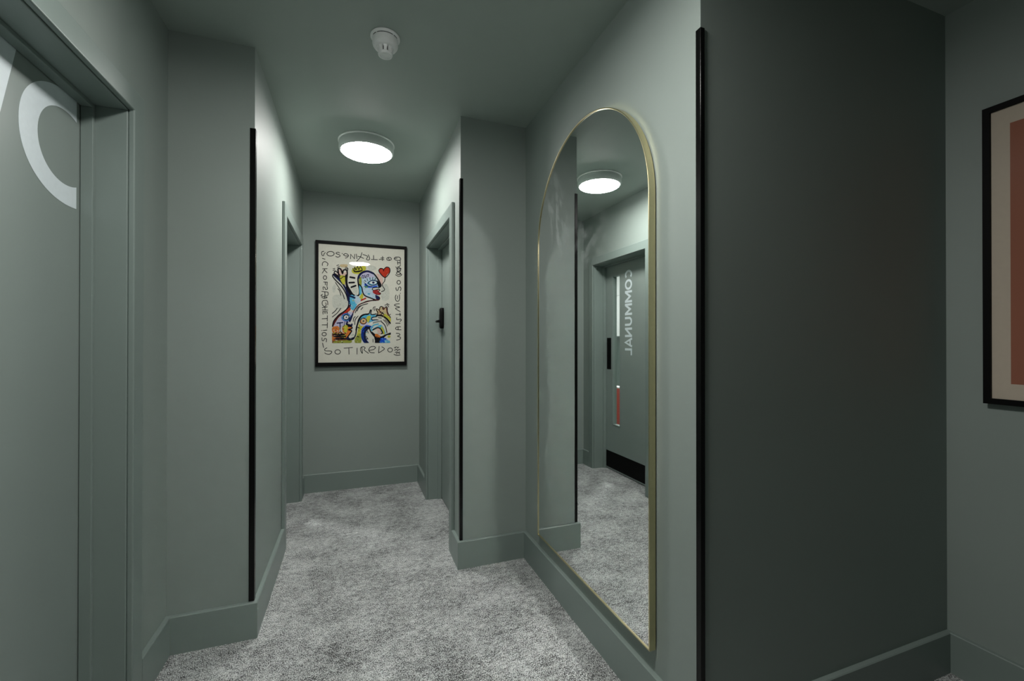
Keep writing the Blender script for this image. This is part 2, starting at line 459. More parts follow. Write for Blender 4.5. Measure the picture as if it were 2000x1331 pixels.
# lock body: tall rounded plate
bm = nb(); hw, hz = .033, .083; cyk, czk = 3.452, 1.462
out = []
for k in range(32):
    a = 2*PI*k/32; ca, sa = math.cos(a), math.sin(a)
    out.append((cyk + hw*math.copysign(abs(ca)**.5, ca), czk + hz*math.copysign(abs(sa)**.5, sa)))
x0_, x1_, x2_ = X(-D3), X(-D3+.022), X(-D3+.028)
r0 = [bm.verts.new((x0_, a, b_)) for a, b_ in out]; r1 = [bm.verts.new((x1_, a, b_)) for a, b_ in out]
r2 = [bm.verts.new((x2_, cyk+(a-cyk)*.8, czk+(b_-czk)*.9)) for a, b_ in out]
for a, b_ in ((r0, r1), (r1, r2)):
    for k in range(32): bm.faces.new((a[k], a[(k+1) % 32], b_[(k+1) % 32], b_[k])).smooth = True
bm.faces.new(r0); bm.faces.new(r2)
lock = obj('door_lock', bm, M['black'], leaf)
bm = nb()
def rod(bm, p, q_, r_, seg=16):
    p, q_ = Vector(p), Vector(q_); d = (q_-p); mt = d.to_track_quat('Z', 'Y').to_matrix().to_4x4()
    a, b_ = [], []
    for k in range(seg):
        v = mt @ Vector((r_*math.cos(2*PI*k/seg), r_*math.sin(2*PI*k/seg), 0))
        a.append(bm.verts.new(p+v)); b_.append(bm.verts.new(q_+v))
    for k in range(seg): bm.faces.new((a[k], a[(k+1) % seg], b_[(k+1) % seg], b_[k])).smooth = True
    bm.faces.new(a[::-1]); bm.faces.new(b_)
rod(bm, (X(-D3+.026), cyk, 1.435), (X(-D3+.058), cyk, 1.435), .009)
rod(bm, (X(-D3+.052), cyk+.010, 1.435), (X(-D3+.052), cyk-.105, 1.435), .009)
obj('lever_handle', bm, M['black'], leaf)

# ------------------------------------------------------------------ the room behind door 2
RX = -2.25; RY0, RY1 = 2.50, 6.5
boxes('wall_communal_room', M['room_wall'], [(RX-.1, RX, RY0-.1, RY1+.1, 0, H), (RX, XC, RY1, RY1+.1, 0, H), (RX, XW, RY0-.1, RY0, 0, H), (XC, XC+.1, YE+T, RY1, 0, H)], kind='structure')
wc_ = thing('wall_cabinet', 'white wall cabinets seen through the glass slit of the communal door', 'cabinet', (RX+.17, 5.9, 1.36))
boxes('cabinet_body', M['cab_white'], [(RX+.001, RX+.33, 4.985, 6.49, 1.36, 2.30)], parent=wc_)
for k in range(3):
    ya = 4.99+k*.50
    for za, zb in ((1.365, 1.975), (1.98, 2.295)):
        boxes('cabinet_door', M['cab_white'], [(RX+.331, RX+.35, ya, ya+.495, za, zb)], parent=wc_, bevel=.002)
isl = thing('red_divider', 'low red divider with white top edge, seen through the communal door glass', 'divider', (-1.06, 4.7, 0))
boxes('divider_panel', M['cab_red'], [(-1.10, -1.02, 4.0, 5.4, .0, .735)], parent=isl, bevel=.003)
tag(boxes('top_edge', M['cab_white'], [(-1.105, -1.015, 3.995, 5.405, .735, .75)], parent=isl, bevel=.003), 'white top edge')

# ------------------------------------------------------------------ ceiling lamps, smoke alarm
def lamp(loc, label, mat):
    t = thing('ceiling_light', label, 'ceiling light', loc, 'round flush ceiling lights')
    bm = nb(); add_lathe(bm, loc, [(.05, -.0005), (.172, -.0005), (.172, -.009), (.166, -.011), (.05, -.011)], 96)
    obj('backplate', bm, M['white_plastic'], t)
    bm = nb(); add_lathe(bm, loc, [(.166, -.011), (.168, -.016), (.168, -.048), (.166, -.058), (.160, -.0635), (.153, -.0640), (.1515, -.060)], 96, cap0=True, cap1=True)
    obj('housing', bm, M['lamp_body'], t)
    bm = nb(); add_lathe(bm, loc, [(.1512, -.0602), (.1512, -.0655), (.1490, -.0685), (.142, -.0710), (.12, -.0728), (.06, -.0736), (.01, -.0737)], 96)
    obj('diffuser', bm, mat, t)
lamp((.076, 2.93, H), 'lit round ceiling light with white rim above the far carpet', M['diffuser'])
lamp((.085, .88, H), 'lit round ceiling light just above the camera position, nearest one', M['diffuser_near'])
lamp((-1.55, 4.6, H), 'unseen round fill light added to brighten the communal room', M['diffuser_fill'])  # added fill, out of view: makes the white cabinets behind the glass bright

SX, SY = .122, 1.882
t = thing('smoke_alarm', 'white round smoke alarm on the ceiling before the lit lamp', 'smoke alarm', (SX, SY, H))
P0 = (SX, SY, H)
bm = nb(); add_lathe(bm, P0, [(.02, -.0005), (.0575, -.0005), (.060, -.003), (.060, -.007), (.057, -.010), (.0525, -.0115), (.02, -.0115)], 64); obj('mounting_plate', bm, M['white_plastic'], t)
bm = nb(); add_lathe(bm, P0, [(.020, -.0116), (.0505, -.0116), (.0520, -.014), (.0520, -.034), (.0505, -.040), (.0455, -.0475), (.040, -.050), (.030, -.051), (.012, -.051)], 64); obj('alarm_body', bm, M['white_plastic'], t)
for a0, a1 in ((200, 222), (228, 300), (306, 330), (20, 60), (100, 160)):
    bm = nb(); n_ = 12; va = []
    for k in range(n_+1):
        a = math.radians(a0+(a1-a0)*k/n_)
        va.append([(SX+r_*math.cos(a), SY+r_*math.sin(a), H-zz) for r_, zz in ((.0519, .0117), (.0526, .0117), (.0526, .0142), (.0519, .0142))])
    cols = [[bm.verts.new(p) for p in col] for col in va]
    for k in range(n_):
        for j in range(4): bm.faces.new((cols[k][j], cols[k][(j+1) % 4], cols[k+1][(j+1) % 4], cols[k+1][j]))
    bm.faces.new(cols[0]); bm.faces.new(cols[-1][::-1])
    obj('seam_slot', bm, M['dark_slot'], t)
bm = nb(); add_lathe(bm, P0, [(.022, -.0505), (.022, -.071)], 32); obj('inner_mesh', bm, M['dark_slot'], t)
for k in range(10):       # ribs of the sensing chamber
    a = 2*PI*k/10+.25; bm = nb()
    w_ = .0062
    ca, sa = math.cos(a), math.sin(a)
    def rp(r_, tt, zz): return (SX+r_*ca-tt*sa, SY+r_*sa+tt*ca, H-zz)
    pr = [(.0215, .0500), (.0335, .0500), (.0290, .0715), (.0215, .0715)]
    A = [bm.verts.new(rp(r_, -w_*(r_/.03), zz)) for r_, zz in pr]; B = [bm.verts.new(rp(r_, w_*(r_/.03), zz)) for r_, zz in pr]
    for j in range(4): bm.faces.new((A[j], A[(j+1) % 4], B[(j+1) % 4], B[j]))
    bm.faces.new(A[::-1]); bm.faces.new(B)
    obj('chamber_rib', bm, M['white_plastic'], t)
bm = nb(); add_lathe(bm, P0, [(.020, -.0710), (.0295, -.0710), (.0300, -.0735), (.0285, -.0785), (.0255, -.0805), (.0225, -.0808), (.0215, -.0795), (.006, -.0790)], 48); obj('sensor_cap', bm, M['white_plastic'], t)

# ------------------------------------------------------------------ corner guards
def guard(x, y, sx, sy, label, w1=.018, w2=.020, th=.004, ztop=2.195):
    """corner at (x,y); wall body extends to sx (x) and sy (y)"""
    t = th
    # L in plan: outside corner at (x-sx*t, y-sy*t)
    pts = [(-t, -t), (w1, -t), (w1, 0), (0, 0), (0, w2), (-t, w2)]
    bm = nb()
    a = [bm.verts.new((x+sx*p[0], y+sy*p[1], BH+.0015)) for p in pts]; b_ = [bm.verts.new((x+sx*p[0], y+sy*p[1], ztop)) for p in pts]
    for k in range(6): bm.faces.new((a[k], a[(k+1) % 6], b_[(k+1) % 6], b_[k]))
    bm.faces.new(a); bm.faces.new(b_)
    o = obj('corner_guard', bm, M['guard'], bevel=.0012)
    tag(o, label, 'corner guard', 'glossy black corner guards')
guard(XL2, YCL, -1, 1, 'glossy black corner guard on the left pier edge')
guard(XR2, YCR, 1, 1, 'glossy black corner guard on the right pier beyond the mirror', w1=.014)
guard(XR1, YN, 1, 1, 'tall glossy black corner guard between the mirror wall and the dark wall', w1=.012, w2=.016, ztop=2.20)

# ------------------------------------------------------------------ arched mirror
MY, MR, MZ0, MZC = 1.677, .470, .235, 1.772
def arch(r_, z0):
    return [(MY-r_, z0), (MY+r_, z0)] + [(MY+r_*math.cos(a), MZC+r_*math.sin(a)) for a in [PI*k/64 for k in range(65)]]
t = thing('arched_mirror', 'tall arched mirror in a thin brass frame on the right wall', 'mirror', (XR1, MY, MZ0))
bm = nb(); o1 = arch(MR, MZ0); i1 = arch(MR-.005, MZ0+.005)
xf, xb = .930, .956
A = [[bm.verts.new((x_, a, b_)) for a, b_ in q_] for x_, q_ in ((xf, o1), (xf, i1), (xb, i1), (xb, o1))]
n_ = len(o1)
for j in range(4):
    for k in range(n_):
        k2 = (k+1) % n_
        f = bm.faces.new((A[j][k], A[j][k2], A[(j+1) % 4][k2], A[(j+1) % 4][k])); f.smooth = False
obj('brass_frame', bm, M['gold'], t, bevel=.001)
bm = nb(); i2 = arch(MR-.0052, MZ0+.0052)
a = [bm.verts.new((.934, *p)) for p in i2]; b_ = [bm.verts.new((.939, *p)) for p in i2]
for k in range(n_): bm.faces.new((a[k], a[(k+1) % n_], b_[(k+1) % n_], b_[k]))
bm.faces.new(a); bm.faces.new(b_)
obj('mirror_glass', bm, M['mirror'], t)
bm = nb(); i3 = arch(MR-.012, MZ0+.012)
a = [bm.verts.new((.940, *p)) for p in i3]; b_ = [bm.verts.new((XR1-.0005, *p)) for p in i3]
for k in range(n_): bm.faces.new((a[k], a[(k+1) % n_], b_[(k+1) % n_], b_[k]))
bm.faces.new(a); bm.faces.new(b_)
obj('backing_board', bm, M['blackmatt'], t)

# ------------------------------------------------------------------ terracotta picture, right edge
t = thing('framed_picture', 'black framed terracotta print on the right alcove wall, cut by the photo edge', 'picture', (XR0, .51, 1.05))
fy1, fy0, fz0, fz1 = .892, .130, 1.050, 2.116
fw, fd = .020, .030
bm = nb()
for a in ((fy0, fy1, fz0, fz0+fw), (fy0, fy1, fz1-fw, fz1), (fy0, fy0+fw, fz0+fw, fz1-fw), (fy1-fw, fy1, fz0+fw, fz1-fw)): add_box(bm, XR0-fd, XR0-.0005, *a)
obj('picture_frame', bm, M['black'], t)
boxes('mount_board', M['mount'], [(XR0-.020, XR0-.001, fy0+fw, fy1-fw, fz0+fw, fz1-fw)], parent=t)
boxes('terracotta_block', M['terracotta'], [(XR0-.0206, XR0-.0201, fy0+.068, fy1-.068, fz0+.075, fz1-.078)], parent=t)
boxes('picture_glass', M['glass'], [(XR0-.0255, XR0-.0235, fy0+fw, fy1-fw, fz0+fw, fz1-fw)], parent=t)

# ------------------------------------------------------------------ doodle poster on the far wall
ax0, ax1, az0, az1 = -.304, .449, 1.062, 2.133
px0, px1, pz0, pz1 = -.281, .428, 1.096, 2.107
ART = thing('framed_poster', 'black framed colourful doodle poster with handwritten border on the far wall', 'picture', ((ax0+ax1)/2, YE, az0))
bm = nb()
for a in ((ax0, ax1, az0, pz0), (ax0, ax1, pz1, az1), (ax0, px0, pz0, pz1), (px1, ax1, pz0, pz1)): add_box(bm, a[0], a[1], YE-.030, YE-.0005, a[2], a[3])
obj('picture_frame', bm, M['black'], ART)
YP = YE-.020
paper = boxes('poster_paper', M['paper'], [(px0, px1, YP, YE-.001, pz0, pz1)], parent=ART)
boxes('picture_glass', M['glass'], [(px0, px1, YE-.027, YE-.0255, pz0, pz1)], parent=ART)
# homography: measured corners of the sheet -> sheet
def homog(src):
    (x0, y0), (x1, y1), (x2, y2), (x3, y3) = src    # TL TR BR BL
    def fwd(u, v):  # unit square -> quad
        dx1, dx2, dx3 = x1-x2, x3-x2, x0-x1+x2-x3
        dy1, dy2, dy3 = y1-y2, y3-y2, y0-y1+y2-y3
        den = dx1*dy2-dx2*dy1
        g = (dx3*dy2-dx2*dy3)/den; h = (dx1*dy3-dx3*dy1)/den
        return Matrix(((x1-x0+g*x1, x3-x0+h*x3, x0), (y1-y0+g*y1, y3-y0+h*y3, y0), (g, h, 1)))
    inv = fwd(0, 0).inverted()
    def f(x, y):
        v = inv @ Vector((x, y, 1)); return v.x/v.z, v.y/v.z
    return f
HF = homog(((104, 118), (898, 175), (903, 1222), (106, 1228)))
lay = [0]
def apl(x, y):
    u, v = HF(x, y)
    return (px0+u*(px1-px0), YP-.0002-lay[0]*.0000075, pz1-v*(pz1-pz0))
def zz(q_, pts):
    ox, oy = {1: (71.3, 142.6), 2: (475.5, 142.6), 3: (95.1, 665.6), 4: (475.5, 665.6), 0: (0, 0)}[q_]
    s = .4287 if q_ else 1.0
    return [(ox+s*a, oy+s*b_) for a, b_ in pts]
bm_ink = nb()
def ink(q_, pts, wd=12, bm=None, mi=0, closed=False, sm=True):
    p = zz(q_, pts)
    if sm and len(p) > 2: p = catmull(p, closed)
    lay[0] += 1
    ribbon(bm or bm_ink, p, wd*(.4287 if q_ else 1.0), apl, mi, closed)
def el(q_, cx, cy_, rx, ry, wd=12, rot=0, **kw): ink(q_, ell(cx, cy_, rx, ry, rot), wd, closed=True, sm=False, **kw)
# ---- handwritten border
W = 15
for q_, pts in (
    (1, [(190, 115), (150, 125), (143, 165), (158, 205), (185, 208), (196, 170), (222, 145)]),
    (1, [(530, 150), (490, 135), (452, 160), (520, 190), (540, 220), (490, 242), (448, 226)]),
    (1, [(583, 165), (593, 167)]), (1, [(612, 190), (650, 165), (700, 178), (720, 212), (690, 250), (655, 262)]), (1, [(612, 190), (660, 218), (704, 212)]),
    (1, [(890, 175), (905, 277)]),
    (2, [(68, 145), (35, 240), (-42, 330)]), (2, [(-20, 225), (35, 235), (105, 270)]),
    (2, [(90, 185), (190, 225), (165, 285), (210, 305), (235, 270), (205, 190)]),
    (2, [(270, 290), (405, 297)]), (2, [(320, 205), (322, 292)]),
    (2, [(440, 290), (545, 293)]), (2, [(515, 225), (512, 318)]), (2, [(478, 262), (545, 258)]), (2, [(640, 262), (662, 300)]),
    (2, [(770, 262), (800, 240), (880, 245), (908, 285), (880, 312), (800, 305), (768, 275), (830, 265)]),
    (2, [(840, 335), (846, 400)]), (2, [(895, 312), (900, 402)]), (2, [(840, 362), (900, 366)]),
    (2, [(800, 455), (850, 495)]), (2, [(905, 420), (815, 500)]), (2, [(845, 450), (918, 492)]), (2, [(830, 555), (905, 545)]),
    (2, [(798, 625), (855, 658), (905, 650), (932, 620), (890, 600)]),
    (2, [(808, 905), (815, 955), (850, 960), (868, 905), (900, 890), (918, 930), (905, 972)]), (2, [(902, 1028), (908, 1032)]),
    (2, [(885, 1060), (888, 1150), (860, 1202), (810, 1185), (795, 1110), (812, 1065)]), (2, [(845, 1085), (838, 1155)]),
    (4, [(885, 38), (805, 45), (783, 75), (890, 112), (800, 140), (905, 208)]),
    (4, [(808, 270), (915, 270)]), (4, [(898, 240), (905, 300)]), (4, [(832, 340), (832, 385), (912, 372), (928, 398), (900, 422)]),
    (4, [(808, 460), (905, 460)]), (4, [(915, 540), (830, 545), (805, 580), (840, 602), (925, 606)]), (4, [(860, 545), (863, 606)]),
    (4, [(820, 680), (885, 690), (900, 720), (850, 745), (912, 770), (900, 812), (828, 828)]),
    (3, [(210, 990), (165, 1020), (178, 1055), (290, 1060), (316, 1085), (270, 1128), (200, 1122), (165, 1100)]),
    (3, [(580, 1000), (765, 985)]), (3, [(682, 1000), (688, 1132)]), (3, [(862, 1000), (860, 1132)]),
    (4, [(85, 1115), (50, 1050), (60, 985), (118, 972), (150, 1000), (125, 1040), (222, 1115)]), (4, [(78, 985), (90, 1112)]),
    (4, [(230, 1052), (330, 1032), (372, 990), (330, 965), (260, 980), (228, 1040), (262, 1095), (348, 1106)]),
    (4, [(450, 965), (440, 1107)]), (4, [(512, 975), (566, 1020), (500, 1072), (440, 1108)]),
    (1, [(160, 270), (216, 285)]), (1, [(265, 428), (278, 380), (215, 338), (165, 368), (160, 422)]),
    (1, [(165, 495), (265, 490)]), (1, [(215, 495), (160, 588)]), (1, [(203, 520), (262, 580)]),
    (1, [(190, 780), (270, 785)]), (1, [(266, 785), (262, 862)]), (1, [(225, 785), (228, 842)]),
    (1, [(262, 880), (272, 930), (232, 942), (215, 900), (177, 890), (185, 948)]),
    (1, [(150, 985), (282, 1000)]), (1, [(282, 1000), (285, 1060), (228, 1075), (215, 1000)]),
    (1, [(165, 1045), (140, 1082), (265, 1110), (205, 1135), (148, 1110)]), (1, [(215, 1060), (210, 1130)]),
    (1, [(280, 1275), (268, 1190), (182, 1185), (158, 1250), (200, 1312), (245, 1285), (236, 1232)]),
    (3, [(105, 118), (215, 100)]), (3, [(110, 165), (225, 170)]), (3, [(165, 108), (168, 168)]),
    (3, [(120, 200), (215, 205)]), (3, [(120, 200), (125, 258)]), (3, [(165, 202), (168, 248)]), (3, [(213, 205), (212, 252)]),
    (3, [(105, 358), (215, 352)]), (3, [(216, 290), (215, 412)]), (3, [(105, 490), (215, 490)]), (3, [(218, 440), (215, 558)]),
    (3, [(130, 612), (210, 603)]), (3, [(96, 612), (102, 612)]), (3, [(195, 862), (200, 800), (158, 790), (140, 832), (108, 830), (103, 770)]), (3, [(115, 885), (140, 982)]),
    (4, [(785, 985), (800, 1003), (815, 975)]), (4, [(835, 975), (850, 1000), (875, 985)]), (4, [(785, 1055), (830, 1030), (850, 1058), (880, 1035), (910, 1042)]),
    (4, [(800, 1098), (850, 1090), (828, 1132)]), (4, [(900, 1090), (870, 1105), (900, 1125)]), (4, [(775, 1140), (830, 1162), (908, 1155)]),
): ink(q_, pts, W)
ink(1, [(765, 277), (768, 180), (850, 277), (857, 180)], W, sm=False)
el(1, 335, 168, 78, 50, W); el(2, 655, 280, 50, 35, W); el(2, 870, 520, 40, 24, W, -15); el(2, 862, 596, 46, 26, W, 10); el(2, 868, 790, 38, 42, W)
el(3, 443, 1080, 60, 48, W); el(4, 690, 1045, 52, 45, W); el(1, 218, 685, 36, 42, W); el(3, 150, 692, 46, 38, W)
obj('handwritten_lettering', bm_ink, M['ink'], paper)
# ---- the painted figures: colour patches, then the lines over them
cols = dict(navy=(22, 28, 72), blue=(15, 80, 205), cyan=(90, 180, 215), pale=(186, 205, 222), lav=(196, 188, 215), yel=(196, 190, 62), olive=(150, 155, 60),
            red=(190, 52, 28), lip=(160, 40, 42), orange=(215, 120, 50), tan=(205, 180, 140), grey=(172, 176, 170), maroon=(92, 28, 30), pink=(222, 186, 176),
            white=(225, 225, 222), ink=(14, 12, 22), brown=(120, 62, 40), lgrey=(205, 203, 194), green=(70, 130, 110))
cn = list(cols); pm = []
for c_ in cn:
    m, nt, b = new_mat('pigment_'+c_)
    base_ = lin(cols[c_]); n = noise(nt, 95, 5, .75)
    mixw = tuple(min(1, a*.8+.09) for a in base_) if c_ not in ('ink', 'navy', 'maroon') else tuple(a*1.6+.004 for a in base_)
    r = ramp(nt, n.outputs[0], [(.34, tuple(a*.72 for a in base_)), (.52, base_), (.74, mixw)])
    nt.links.new(r.outputs[0], b.inputs['Base Color']); b.inputs['Roughness'].default_value = .8; b.inputs['Specular IOR Level'].default_value = .12
    pm.append(m)
bmp = nb()
def clipart(p): return [(min(max(a[0], 233+.02*(a[1]-1046)), 777), min(a[1], 1046)) for a in p]
def fill(pts, c_, q_=0, sm=True):
    p = zz(q_, pts)
    if sm: p = catmull(p, True, 4)
    p = clipart(p)
    lay[0] += 1
    from mathutils.geometry import tessellate_polygon
    vs_ = [bmp.verts.new(apl(*a)) for a in p]
    for tri in tessellate_polygon([[Vector((a[0], a[1], 0)) for a in p]]):
        try:
            f = bmp.faces.new([vs_[k] for k in tri]); f.material_index = cn.index(c_)
        except ValueError: pass
def ln(pts, c_='ink', wd=8, q_=0, closed=False):
    wd = wd*1.25+.8
    pts = [(min(a[0], 777-wd/2), min(a[1], 1046-wd/2)) for a in pts]
    ink(q_, pts, wd, bm=bmp, mi=cn.index(c_), closed=closed)
def bl(cx, cy_, rx, ry, c_, rot=0): fill(ell(cx, cy_, rx, ry, rot, 14), c_, sm=False)
# soft ground patches
fill([(240, 610), (300, 595), (375, 610), (385, 680), (340, 720), (270, 730), (235, 690)], 'lgrey')
fill([(235, 520), (262, 500), (262, 560), (240, 575)], 'lgrey'); fill([(305, 315), (370, 315), (362, 340), (310, 338)], 'tan')
fill([(430, 520), (465, 540), (460, 590), (420, 570)], 'lgrey')
fill([(640, 400), (690, 420), (700, 470), (690, 500), (660, 450)], 'pink'); fill([(690, 520), (735, 500), (760, 560), (755, 640), (690, 640)], 'lgrey')
fill([(560, 325), (620, 330), (640, 360), (580, 370)], 'lgrey')
bl(472, 368, 64, 36, 'yel', -8); bl(520, 350, 24, 26, 'yel')
# raised hand + arm
fill([(290, 370), (320, 350), (345, 395), (372, 365), (370, 450), (355, 500), (320, 470), (270, 420)], 'pink')
fill([(293, 430), (320, 415), (352, 425), (350, 470), (342, 512), (318, 470)], 'yel')
fill([(238, 412), (262, 400), (300, 430), (342, 500), (390, 570), (425, 600), (445, 640), (400, 700), (382, 690), (372, 610), (330, 510), (280, 455)], 'navy')
fill([(350, 420), (372, 415), (372, 490), (395, 550), (430, 595), (400, 600), (360, 530)], 'ink')
fill([(395, 605), (430, 600), (442, 640), (430, 665), (400, 650)], 'cyan'); fill([(400, 650), (432, 650), (420, 668), (405, 668)], 'yel')
ln([(240, 405), (262, 402), (285, 435)], 'ink', 6); ln([(240, 405), (236, 425), (262, 460), (320, 520), (360, 590), (378, 650)], 'ink', 8)
ln([(275, 430), (250, 395), (262, 376), (300, 412), (292, 430), (282, 415)], 'ink', 7)
ln([(292, 412), (284, 365), (292, 350), (312, 362), (326, 398), (335, 368), (362, 366), (370, 395), (366, 460), (372, 510), (400, 560), (430, 598), (475, 602), (484, 560), (474, 500), (470, 440), (490, 400), (530, 378), (575, 380), (615, 400), (650, 445), (676, 492), (682, 515), (665, 528), (650, 520)], 'ink', 10)
fill([(300, 440), (322, 430), (338, 470), (332, 500)], 'yel')
ln([(300, 445), (318, 442), (330, 430), (350, 425)], 'ink', 5)
for a in ([(272, 325), (292, 318)], [(278, 342), (298, 332)], [(238, 354), (255, 350)], [(238, 370), (256, 362)], [(352, 340), (368, 342), (378, 358)], [(350, 350), (372, 355), (374, 372)]): ln(a, 'ink', 4)
ln([(262, 482), (300, 540), (330, 590), (345, 635)], 'ink', 5); ln([(284, 540), (300, 560), (312, 600)], 'ink', 5)
for a in ([(397, 432), (438, 440)], [(388, 484), (434, 482)], [(408, 526), (448, 512)]): ln(a, 'ink', 12)
ln([(422, 350), (440, 384), (505, 372), (492, 334), (477, 362), (464, 332), (452, 364), (438, 340), (440, 384)], 'ink', 5)
ln([(438, 382), (508, 370)], 'ink', 6)
# head
fill([(486, 480), (486, 425), (520, 388), (570, 385), (610, 405), (645, 455), (672, 505), (655, 525), (612, 532), (608, 548), (660, 555), (640, 580), (660, 610), (655, 635), (590, 625), (530, 600), (508, 560), (498, 520)], 'pale')
fill([(500, 400), (560, 385), (610, 410), (620, 430), (540, 440), (495, 440)], 'lav'); fill([(480, 430), (500, 440), (504, 500), (484, 520)], 'olive')
fill([(482, 505), (500, 530), (504, 590), (485, 590)], 'cyan')
fill([(505, 585), (520, 610), (500, 650), (470, 650)], 'yel')
fill([(540, 490), (580, 520), (640, 510), (652, 520), (600, 530), (560, 530), (530, 510)], 'blue'); fill([(525, 515), (560, 515), (560, 530), (530, 530)], 'green')
bl(605, 486, 48, 22, 'cyan'); bl(610, 484, 34, 15, 'white'); bl(612, 483, 12, 10, 'navy')
ln([(560, 490), (585, 468), (620, 462), (650, 480), (640, 500), (600, 508), (568, 495)], 'navy', 6)
ln([(530, 480), (550, 510), (600, 522)], 'navy', 5)
for a in ([(560, 465), (552, 445)], [(582, 458), (578, 436)], [(605, 455), (606, 432)], [(625, 458), (634, 440)], [(545, 478), (530, 462)]): ln(a, 'ink', 4)
ln([(505, 430), (515, 415), (525, 440), (505, 438)], 'navy', 4); ln([(530, 412), (540, 440), (550, 415), (568, 408), (562, 428), (548, 424)], 'navy', 4)
ln([(475, 440), (480, 420), (510, 390), (560, 378), (610, 398)], 'navy', 14)
fill([(645, 460), (672, 492), (684, 515), (665, 530), (650, 500)], 'ink')
ln([(650, 528), (612, 532), (602, 546), (620, 555), (660, 545), (672, 556), (655, 570), (678, 582), (672, 594), (640, 594)], 'ink', 6)
fill([(606, 562), (640, 552), (668, 560), (652, 572), (676, 582), (664, 596), (630, 592), (612, 580)], 'lip')
ln([(635, 604), (668, 622), (665, 642), (640, 646), (590, 628), (535, 605), (515, 575), (505, 530), (484, 502)], 'ink', 8)
fill([(632, 600), (668, 620), (662, 640), (640, 640)], 'navy')
bl(571, 589, 14, 6, 'cyan')
# balloon heart
fill([(665, 372), (680, 352), (705, 362), (730, 340), (762, 346), (764, 380), (740, 410), (718, 436), (690, 415), (668, 395)], 'red')
ln([(708, 375), (700, 356), (676, 352), (662, 372), (678, 402), (718, 436), (750, 410), (766, 376), (758, 346), (730, 340), (708, 362)], 'ink', 6)
ln([(720, 438), (716, 470), (694, 505), (716, 545), (705, 562), (686, 568)], 'ink', 5)
# shoulder, shirt
fill([(385, 640), (440, 660), (470, 640), (460, 690), (430, 740), (400, 720), (384, 700)], 'cyan'); fill([(440, 600), (480, 620), (500, 650), (450, 680)], 'pale')
fill([(385, 690), (398, 720), (380, 740), (300, 800), (260, 860), (240, 895), (240, 850), (290, 780), (360, 735)], 'maroon')
fill([(385, 720), (400, 740), (330, 790), (300, 810)], 'red')
ln([(382, 600), (384, 690), (360, 736), (290, 790), (248, 840), (236, 890)], 'ink', 8)
ln([(660, 644), (600, 650), (540, 665), (480, 690), (444, 730), (425, 765), (400, 820), (372, 860)], 'maroon', 7); ln([(640, 650), (560, 655), (500, 680)], 'ink', 5)
ln([(400, 700), (384, 640), (392, 610), (440, 625)], 'navy', 12)
ln([(445, 765), (470, 715), (520, 690), (560, 680)], 'ink', 5)
ln([(500, 648), (540, 630)], 'red', 10)
for a in ([(462, 748), (480, 715), (500, 700)], [(498, 735), (516, 715)], [(428, 845), (432, 815), (445, 800)], [(442, 875), (446, 830), (472, 795)], [(233, 770), (262, 745), (278, 722)], [(234, 802), (280, 765), (312, 722)]): ln(a, 'ink', 5)
# lower-left face
fill([(300, 810), (360, 770), (420, 760), (405, 830), (370, 860), (350, 900), (270, 900), (250, 880)], 'lav')
fill([(345, 880), (400, 870), (412, 900), (385, 935), (340, 950), (325, 900)], 'yel'); fill([(235, 900), (290, 890), (295, 940), (240, 950)], 'orange')
fill([(232, 955), (360, 950), (380, 1045), (232, 1045)], 'brown'); fill([(300, 960), (370, 965), (372, 1000), (300, 985)], 'yel'); fill([(234, 985), (262, 985), (262, 1020), (236, 1020)], 'orange')
fill([(258, 1028), (400, 1020), (398, 1046), (258, 1046)], 'olive')
fill([(385, 890), (415, 905), (398, 915), (410, 935), (370, 990), (350, 1000), (370, 940)], 'orange')
bl(362, 806, 45, 38, 'cyan'); bl(362, 806, 32, 28, 'white'); ln(ell(362, 806, 26, 24), 'navy', 8, closed=True); bl(364, 806, 8, 7, 'ink'); ln(ell(362, 806, 40, 35), 'blue', 4, closed=True)
fill([(385, 830), (425, 765), (425, 790), (400, 850)], 'navy')
ln([(372, 850), (370, 870), (410, 882), (415, 872)], 'navy', 12)
ln([(380, 890), (412, 895), (416, 910), (385, 922), (412, 930), (408, 945), (380, 985), (368, 1005), (395, 1018), (430, 1008), (450, 970), (458, 920), (470, 850), (490, 805), (520, 782), (570, 775)], 'ink', 8)
ln([(372, 1000), (400, 1010), (432, 1000)], 'navy', 14)
ln([(278, 860), (330, 855)], 'navy', 8); ln([(305, 860), (308, 940)], 'navy', 7); ln([(350, 845), (345, 880), (330, 900)], 'navy', 4); ln([(330, 905), (340, 955)], 'orange', 10); ln([(372, 755), (375, 775)], 'ink', 4)
for yy, rng in ((965, range(245, 350, 22)), (985, range(255, 360, 18)), (1008, range(270, 350, 15))):
    for xx in rng: ln([(xx, yy), (xx+12, yy+(xx % 5)-2)], 'ink', 10)
bl(420, 750, 8, 8, 'pink')
# creature
fill([(490, 820), (520, 785), (580, 775), (640, 790), (650, 800), (600, 810), (600, 830), (650, 830), (590, 850), (545, 870), (490, 880)], 'cyan')
fill([(485, 850), (530, 870), (555, 800), (590, 800), (560, 870), (500, 930), (500, 1045), (450, 1045), (470, 930)], 'yel'); fill([(447, 1000), (500, 960), (500, 1045), (447, 1045)], 'olive')
fill([(480, 860), (520, 868), (560, 850), (560, 880), (510, 890)], 'lav')
fill([(555, 880), (600, 890), (610, 905), (560, 905), (535, 960), (545, 1010), (575, 1046), (530, 1046), (502, 990), (505, 920), (525, 895)], 'blue')
fill([(545, 890), (585, 905), (555, 930), (540, 970), (550, 1020), (575, 1046), (545, 1046), (528, 990), (530, 920)], 'navy')
ln([(452, 925), (478, 845), (500, 800), (530, 782), (560, 780), (575, 770), (585, 742), (594, 742), (590, 775), (610, 782), (640, 775)], 'ink', 7)
